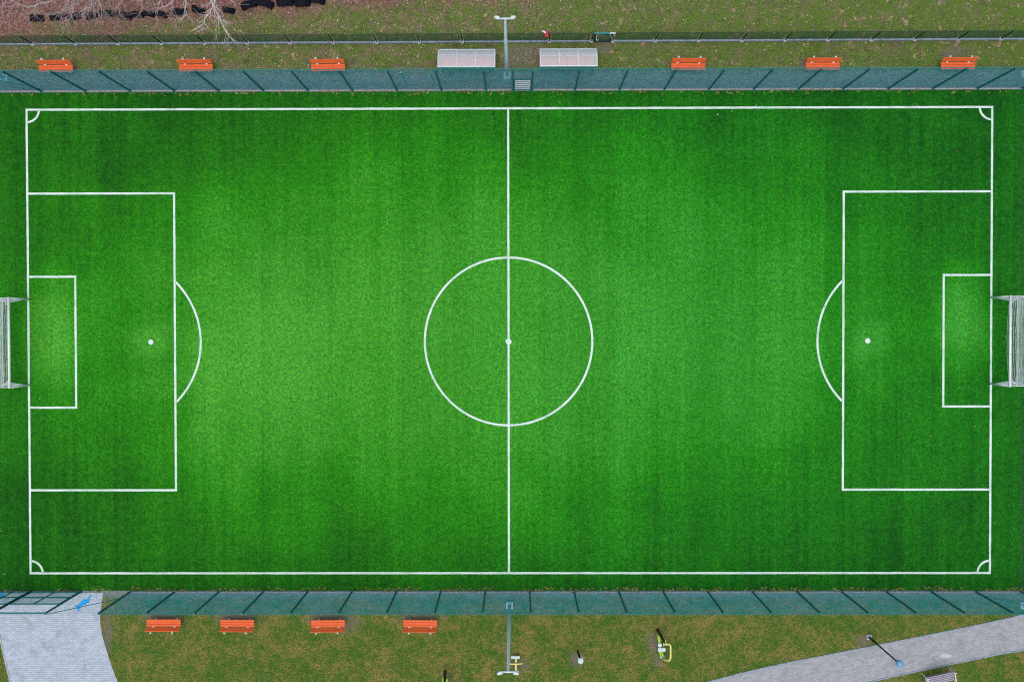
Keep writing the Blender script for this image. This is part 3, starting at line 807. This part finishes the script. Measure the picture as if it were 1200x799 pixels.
# exercise machines on the lawn
p = at(604, 769)
ex = empty('exercise_bench', (p.x, p.y, 0), 0, 'pale yellow sloping exercise bench with a cross handle under the near floodlight', 'exercise machine', 'outdoor exercise machines')
mb = MB(); bm_ = Matrix.Rotation(-.42, 3, 'X')
mb.box((.03, -.33, .36), (.13, .74, .07), bm_, .02); mb.tube([(.03, -.05, .2), (.03, -.05, 0)], .05, 8); mb.tube([(.03, -.55, .45), (.03, -.6, 0)], .05, 8); mb.build('beam', M['yellow'], ex)
mb = MB(); mb.tube([(-.36, -.24, .47), (-.1, -.26, .44), (.16, -.26, .44), (.42, -.2, .5)], .042, 8); mb.build('cross_handle', M['yellow'], ex, True)
mb = MB(); mb.box((.0, .06, .26), (.52, .17, .06), bev=.025); mb.build('footboard', M['pad'], ex)
mb = MB(); mb.box((.03, -.72, .56), (.34, .22, .07), bm_, .025); mb.build('head_pad', M['pad'], ex)

p = at(677.3, 763)
ex = empty('exercise_post', (p.x, p.y, 0), 0, 'short black exercise post with a round pale two-pronged head on the lawn', 'exercise machine', 'outdoor exercise machines')
mb = MB(); mb.tube([(0, 0, 0), (.04, -.02, 1.25)], .065, 10); mb.build('column', M['black'], ex, True)
mb = MB(); mb.lathe((.06, -.04, 1.25), [(.1, 0), (.17, .04), (.17, .1), (.1, .13)], 16); mb.build('head', M['pad'], ex, True)
mb = MB(); mb.tube([(-.03, .02, 1.36), (-.1, .2, 1.42)], .025, 7); mb.tube([(.13, .02, 1.36), (.17, .22, 1.42)], .03, 7); mb.build('prongs', M['pad'], ex)

def machine(px, py, label):
    p = at(px, py)
    e = empty('exercise_machine', (p.x, p.y, 0), 0, label, 'exercise machine', 'outdoor exercise machines')
    mb = MB(); mb.tube([(0, 0, 0), (.07, -.05, 1.0), (.1, -.1, 1.75)], [.085, .08, .075], 10); mb.build('column', M['black'], e, True)
    mb = MB()
    mb.tube([(.05, -.1, .55), (.0, -.32, .6), (.02, -.6, .55)], .07, 8); mb.tube([(-.06, -.06, .5), (-.05, -.3, .75)], .06, 8); mb.tube([(.18, -.1, .8), (.16, -.36, .8)], .06, 8)
    mb.tube([(.02, -1.0, .3), (.12, -1.3, .3), (.2, -1.55, .12)], .05, 8); mb.tube([(.15, -.95, .3), (.25, -1.35, .3), (.27, -1.55, .12)], .05, 8)
    mb.build('lime_frame', M['lime'], e, True)
    mb = MB(); mb.tube([(.22, -.52, .95), (.52, -.5, .95), (.6, -.62, .95), (.6, -1.25, .95), (.55, -1.45, .9), (.34, -1.56, .6), (.26, -1.56, .1)], .055, 8); mb.build('hand_loop', M['yellow'], e, True)
    mb = MB(); mb.box((.04, -.68, .62), (.24, .2, .07), bev=.025); mb.build('small_pad', M['pad'], e)
    mb = MB(); mb.lathe((.06, -.98, .46), [(.08, 0), (.13, .03), (.13, .07), (.06, .09)], 14); mb.lathe((.27, -.98, .46), [(.08, 0), (.13, .03), (.13, .07), (.06, .09)], 14); mb.build('seat_pad', M['pad'], e)
    mb = MB(); mb.box((.26, -.44, .9), (.18, .3, .07), bev=.02); mb.build('backrest', M['yellow'], e)
    mb = MB(); mb.box((.25, -1.5, .1), (.24, .2, .2), bev=.03); mb.tube([(.04, -.68, .6), (.1, -.95, .4), (.1, -1.0, .0)], .035, 8); mb.build('foot_rest', M['pad'], e)
    return e
machine(770.5, 737.5, 'lime and yellow exercise machine with a looped handrail in the middle of the lawn')
machine(521.5, 786, 'lime exercise machine with a dark column cut by the lower picture edge')

# ------------------------------------------------------------------ half-sunk black tyres under the trees
ordw = ['first', 'second', 'third', 'fourth', 'fifth', 'sixth', 'seventh', 'eighth', 'ninth', 'tenth', 'eleventh', 'twelfth', 'thirteenth', 'fourteenth', 'fifteenth', 'sixteenth', 'seventeenth', 'eighteenth', 'nineteenth', 'twentieth', 'twenty-first', 'twenty-second']
tp = [(44, 21, .36), (67, 20.5, .37), (87, 20, .36), (107, 18.5, .34), (126, 18, .36), (146, 18, .4), (161, 17.5, .33), (175, 17, .32), (190, 16, .34), (211, 14.5, .36), (233, 12.8, .34), (268, 11, .33), (292, 8, .42), (311, 4.3, .45), (334, 3.6, .45), (354, 2.6, .44), (372, 1, .4)]
mb = MB(); n_, m_ = 30, 12
for i in range(n_):
    A = 2 * math.pi * i / n_
    for k in range(m_):
        B = 2 * math.pi * k / m_
        sq = lambda v: math.copysign(abs(v) ** .6, v)
        rr = 1.0 - .24 + .24 * sq(math.cos(B)); dn = 1 + .07 * math.sin(3 * A + 1) + .05 * math.sin(7 * A + 2 * B); mb.v.append((dn * rr * math.cos(A), .42 * dn * sq(math.sin(B)), rr * dn * math.sin(A)))
for i in range(n_):
    for k in range(m_):
        mb.f.append((i * m_ + k, i * m_ + (k + 1) % m_, ((i + 1) % n_) * m_ + (k + 1) % m_, ((i + 1) % n_) * m_ + k))
ty0 = None
for i, (px, py, r) in enumerate(tp):
    p = at(px, py)
    o = ty0.copy() if ty0 else mb.build('tyre', M['rubber'], None, True)
    if ty0: COL.objects.link(o)
    else: ty0 = o
    o.location = (p.x, p.y + .02, .12 * r); o.scale = (r * 1.12, r * 1.15, r * 1.12); o.rotation_euler = (rnd.uniform(.1, .45), rnd.uniform(-.25, .25), rnd.uniform(-.35, .35))
    o.location.z -= rnd.uniform(0, .13); o.location.y += rnd.uniform(-.06, .06)
    tag(o, 'black half-sunk tyre, %s from the left in the row under the bare trees' % ordw[i], 'tyre', 'half-sunk tyres under the bare trees')

# ------------------------------------------------------------------ bare trees leaning into the frame
def wob(pts, j, n=3):
    out = []
    for i in range(len(pts) - 1):
        a, b_ = Vector(pts[i]), Vector(pts[i + 1])
        for k in range(n):
            q = k / n; p = a.lerp(b_, q)
            if i or k: p = p + Vector((rnd.uniform(-j, j), rnd.uniform(-j, j), rnd.uniform(-j, j)))
            out.append(p)
    out.append(Vector(pts[-1])); return out


def twig(mb, p, d, L, r, depth):
    pts = [Vector(p)]; dd = Vector(d).normalized()
    n = 4
    for i in range(n):
        dd = (dd + Vector((rnd.uniform(-.35, .35), rnd.uniform(-.35, .35), rnd.uniform(-.25, .3)))).normalized()
        q = pts[-1] + dd * L / n
        if q.z < .4: q.z = .4
        pts.append(q)
        if depth > 0 and rnd.random() < .75:
            side = Vector((rnd.uniform(-1, 1), rnd.uniform(-1, .6), rnd.uniform(-.3, .5)))
            twig(mb, pts[-1], dd + side * .9, L * rnd.uniform(.45, .7), r * .6, depth - 1)
    mb.tube(pts, [r * (1 - .75 * i / n) for i in range(n + 1)], 4, False)


def tree(base_px, H, branches, pale, label):
    p = at(*base_px); r = empty('bare_tree', (p.x, p.y, 0), 0, label, 'tree', 'bare trees on the bank')
    bark = M['bark_pale'] if pale else M['bark_brown']
    inv = Vector((p.x, p.y, 0))
    mb = MB(); tr = [(0, 0, -.1), (.03, -.05, 1.2), (.0, -.2, 2.6), (.1, -.3, H * .7), (.0, -.35, H)]
    mb.tube(wob(tr, .03), [.17 - .13 * i / 12 for i in range(13)], 8); mb.build('trunk', bark, r, True)
    cr_ = MB(); fork = Vector((0, -.2, 2.7))
    for (pts, z0, z1, rad) in branches:
        n = len(pts); P = [at(q[0], q[1], z0 + (z1 - z0) * i / max(1, n - 1)) - inv for i, q in enumerate(pts)]
        if rad > .02: 
            P = [fork + Vector((rnd.uniform(-.03, .03), 0, rnd.uniform(-.3, .6)))] + P; n += 1
        W = wob(P, .035)
        rs = [rad * (1.0 - .68 * i / (len(W) - 1)) for i in range(len(W))]
        cr_.tube(W, rs, 5, False)
        for i in range(2, len(W)):
            for _ in range(2):
                if rnd.random() < (.4 if pale else .75):
                    d = (W[i] - W[i - 1]).normalized() + Vector((rnd.uniform(-1.1, 1.1), rnd.uniform(-.8, .6), rnd.uniform(-.3, .5)))
                    twig(cr_, W[i], d, rnd.uniform(.3, .8), max(.007, rs[i] * .4), 1)
    # the rest of the crown, outside the picture
    for k in range(20):
        a = rnd.uniform(-.1, math.pi + .1); z = rnd.uniform(2.2, H)
        twig(cr_, (0, -.25, z), (math.cos(a), math.sin(a) * .9 + .1, .55), rnd.uniform(1.2, 2.2), .025, 2)
    cr_.build('crown', bark, r)
    return r


tree((45, -44), 6.5, [([(66, -12), (61, 1), (45, 6), (33, 9), (22, 5), (14, 0)], 4.2, 3.4, .05), ([(45, 6), (40, 12), (36, 15)], 3.8, 3.4, .018), ([(30, -10), (20, 4), (8, 18)], 3.8, 3.0, .03), ([(10, -10), (4, 8), (2, 22)], 3.4, 2.6, .025), ([(84, -8), (81, 2), (78, 8), (70, 14), (60, 18)], 4.0, 3.2, .04), ([(70, 14), (72, 20), (74, 26)], 3.4, 3.0, .018)], False,
     'bare brown tree leaning in at the far left of the top edge')
tree((100, -42), 7.0, [([(86, -8), (86, 5), (85, 17), (80, 27), (76, 32)], 4.2, 3.0, .04), ([(108, -8), (107, 4), (106, 8), (96, 13), (88, 18)], 4.4, 3.2, .045), ([(109, -5), (110, 10), (112, 18)], 4.2, 3.4, .035), ([(106, 8), (103, 16), (101, 20)], 3.8, 3.3, .018), ([(113, -6), (118, 8), (121, 14), (127, 18)], 4.4, 3.3, .045), ([(118, 8), (119, 20)], 3.9, 3.4, .018), ([(92, 2), (84, 10), (66, 16)], 4, 3.4, .022)], False,
     'bare tree whose many grey branches fan out over the tyres, second from the left')
tree((150, -40), 6.2, [([(146, -8), (144, 0), (139, 8), (140, 17), (144, 21)], 3.8, 2.8, .035), ([(166, -8), (166, 0), (167, 10), (163, 18)], 3.8, 2.8, .035), ([(174, -6), (175, 5)], 3.4, 3.0, .025), ([(130, -8), (128, 4), (134, 12)], 3.5, 3.0, .025)], False,
     'small bare tree with thin branches, between the fanned and the forked tree')
tree((205, -42), 6.2, [([(219, -8), (218, 2), (217, 12), (218, 16), (215, 22), (210, 25)], 3.9, 2.7, .04), ([(218, 16), (221, 20), (226, 24)], 3.0, 2.7, .018), ([(205, -6), (202, 4), (190, 9), (182, 14)], 3.7, 2.8, .03), ([(190, -6), (188, 2), (180, 6)], 3.6, 3.0, .025)], True,
     'slim bare tree with one pale forked branch, second from the right')
tree((247, -44), 7.2, [([(247, -10), (248.5, 0), (249, 8), (247, 14), (241, 20), (240, 27), (234, 31), (225, 36)], 4.6, 2.8, .055), ([(251, -10), (252, -3), (251, 10), (254, 15), (259, 25), (263, 34), (268, 43), (275, 50)], 4.6, 2.8, .06), ([(254, 15), (256, 22), (256, 30), (252, 36)], 3.8, 3.0, .02), ([(256, 21), (265, 26), (271, 28)], 3.6, 3.2, .019), ([(268, 43), (268, 48)], 3.0, 2.8, .012), ([(240, 28), (243, 33), (239, 36)], 3.2, 2.9, .014), ([(268, -8), (271, 1), (277, 7)], 3.8, 3.2, .03)], True,
     'rightmost bare tree, its bright white branches forking down to the low fence')

# ------------------------------------------------------------------ loose stuff on the ground
def leaves(n, region):
    mb = MB()
    for _ in range(n):
        x, y = region(); s = rnd.uniform(.02, .045); a = rnd.uniform(0, 6.28); h1 = rnd.uniform(.012, .04)
        u = Vector((math.cos(a), math.sin(a), 0)) * s; v = Vector((-math.sin(a), math.cos(a), 0)) * s * rnd.uniform(.5, .9)
        c_ = Vector((x, y, .012))
        mb.poly([c_ - u, c_ - v + Vector((0, 0, h1)), c_ + u * 1.1, c_ + v + Vector((0, 0, h1 * .6))])
    return mb
def reg():
    while True:
        x = rnd.uniform(-32, 32); y = rnd.uniform(TOP + .15, 24)
        dens = .35 + .65 * max(0, min(1, (5 - x) / 25)) 
        if y > 18.2 and x < 2: dens = 1.0
        if rnd.random() < dens: return x, y
tag(leaves(15000, reg).build('leaf_litter', M['leaf']), 'pale dry leaves strewn over the grassy bank', 'leaves', kind='stuff')
mb = MB()
for _ in range(1500):
    x = -31 + 27 * rnd.random() ** 1.25; y = rnd.uniform(18.7 + (.0 if x < -12 else .06 * (x + 12)), 23.5)
    if rnd.random() < .35 + .02 * (x + 4): continue
    a = rnd.uniform(0, 6.28); L_ = rnd.uniform(.25, .8); d_ = Vector((math.cos(a), math.sin(a), rnd.uniform(.1, 1.6))).normalized()
    p0 = Vector((x, y, .0)); p1 = p0 + d_ * L_ * .5; p2 = p1 + (d_ + Vector((rnd.uniform(-.5, .5), rnd.uniform(-.5, .5), 0))) * L_ * .5
    mb.tube([p0, p1, p2], [.013, .010, .005], 3, False)
brush = paint('pinkish brown twigs', (.27, .17, .16, 1), .9, .1, .4, 2)
tag(mb.build('brushwood', brush), 'low pinkish brown brushwood under the bare trees', 'brushwood', kind='stuff')
def reg2(): return rnd.uniform(-30, 30), (rnd.uniform(-14.3, 14.3) if rnd.random() < .5 else rnd.choice((-1, 1)) * rnd.uniform(13, 14.4))
tag(leaves(170, reg2).build('stray_leaves', M['leaf']), 'few stray pale leaves on the green turf', 'leaves', kind='stuff')
def reg3():
    return rnd.uniform(-30.5, 30.5), TOP + .15 + abs(rnd.gauss(0, .35))
tag(leaves(2200, reg3).build('fence_litter', M['leaf']), 'pale litter gathered along the foot of the far fence', 'leaves', kind='stuff')
mb = MB()
def blades(x, y, n, hgt):
    for _ in range(n):
        a = rnd.uniform(0, 6.28); l = rnd.uniform(.4, 1) * hgt; px, py = x + rnd.uniform(-.07, .07), y + rnd.uniform(-.04, .04)
        dx, dy = math.cos(a) * .028, math.sin(a) * .028; ox, oy = rnd.uniform(-.8, .8) * l, rnd.uniform(-.8, .8) * l
        mb.poly([(px - dx, py - dy, .01), (px + dx, py + dy, .01), (px + ox, py + oy, l)])
x = -31
while x < 31.5:
    for yy, base in ((BOT + .1, 1.3), (TOP - .1, .6)):
        cl = .5 + .5 * math.sin(x * 1.9 + yy) * math.sin(x * .53 + 1)
        if rnd.random() < base * cl and not (yy < 0 and x < -24.4 and rnd.random() < .6): blades(x, yy + rnd.uniform(-.05, .05) + (rnd.uniform(-.04, .14) if yy < 0 else -rnd.uniform(-.04, .14)), rnd.randint(4, 11), rnd.uniform(.1, .26))
    x += .11
tag(mb.build('edge_weeds', M['weed']), 'straw coloured and green weeds along both tall fences', 'weeds', kind='stuff')
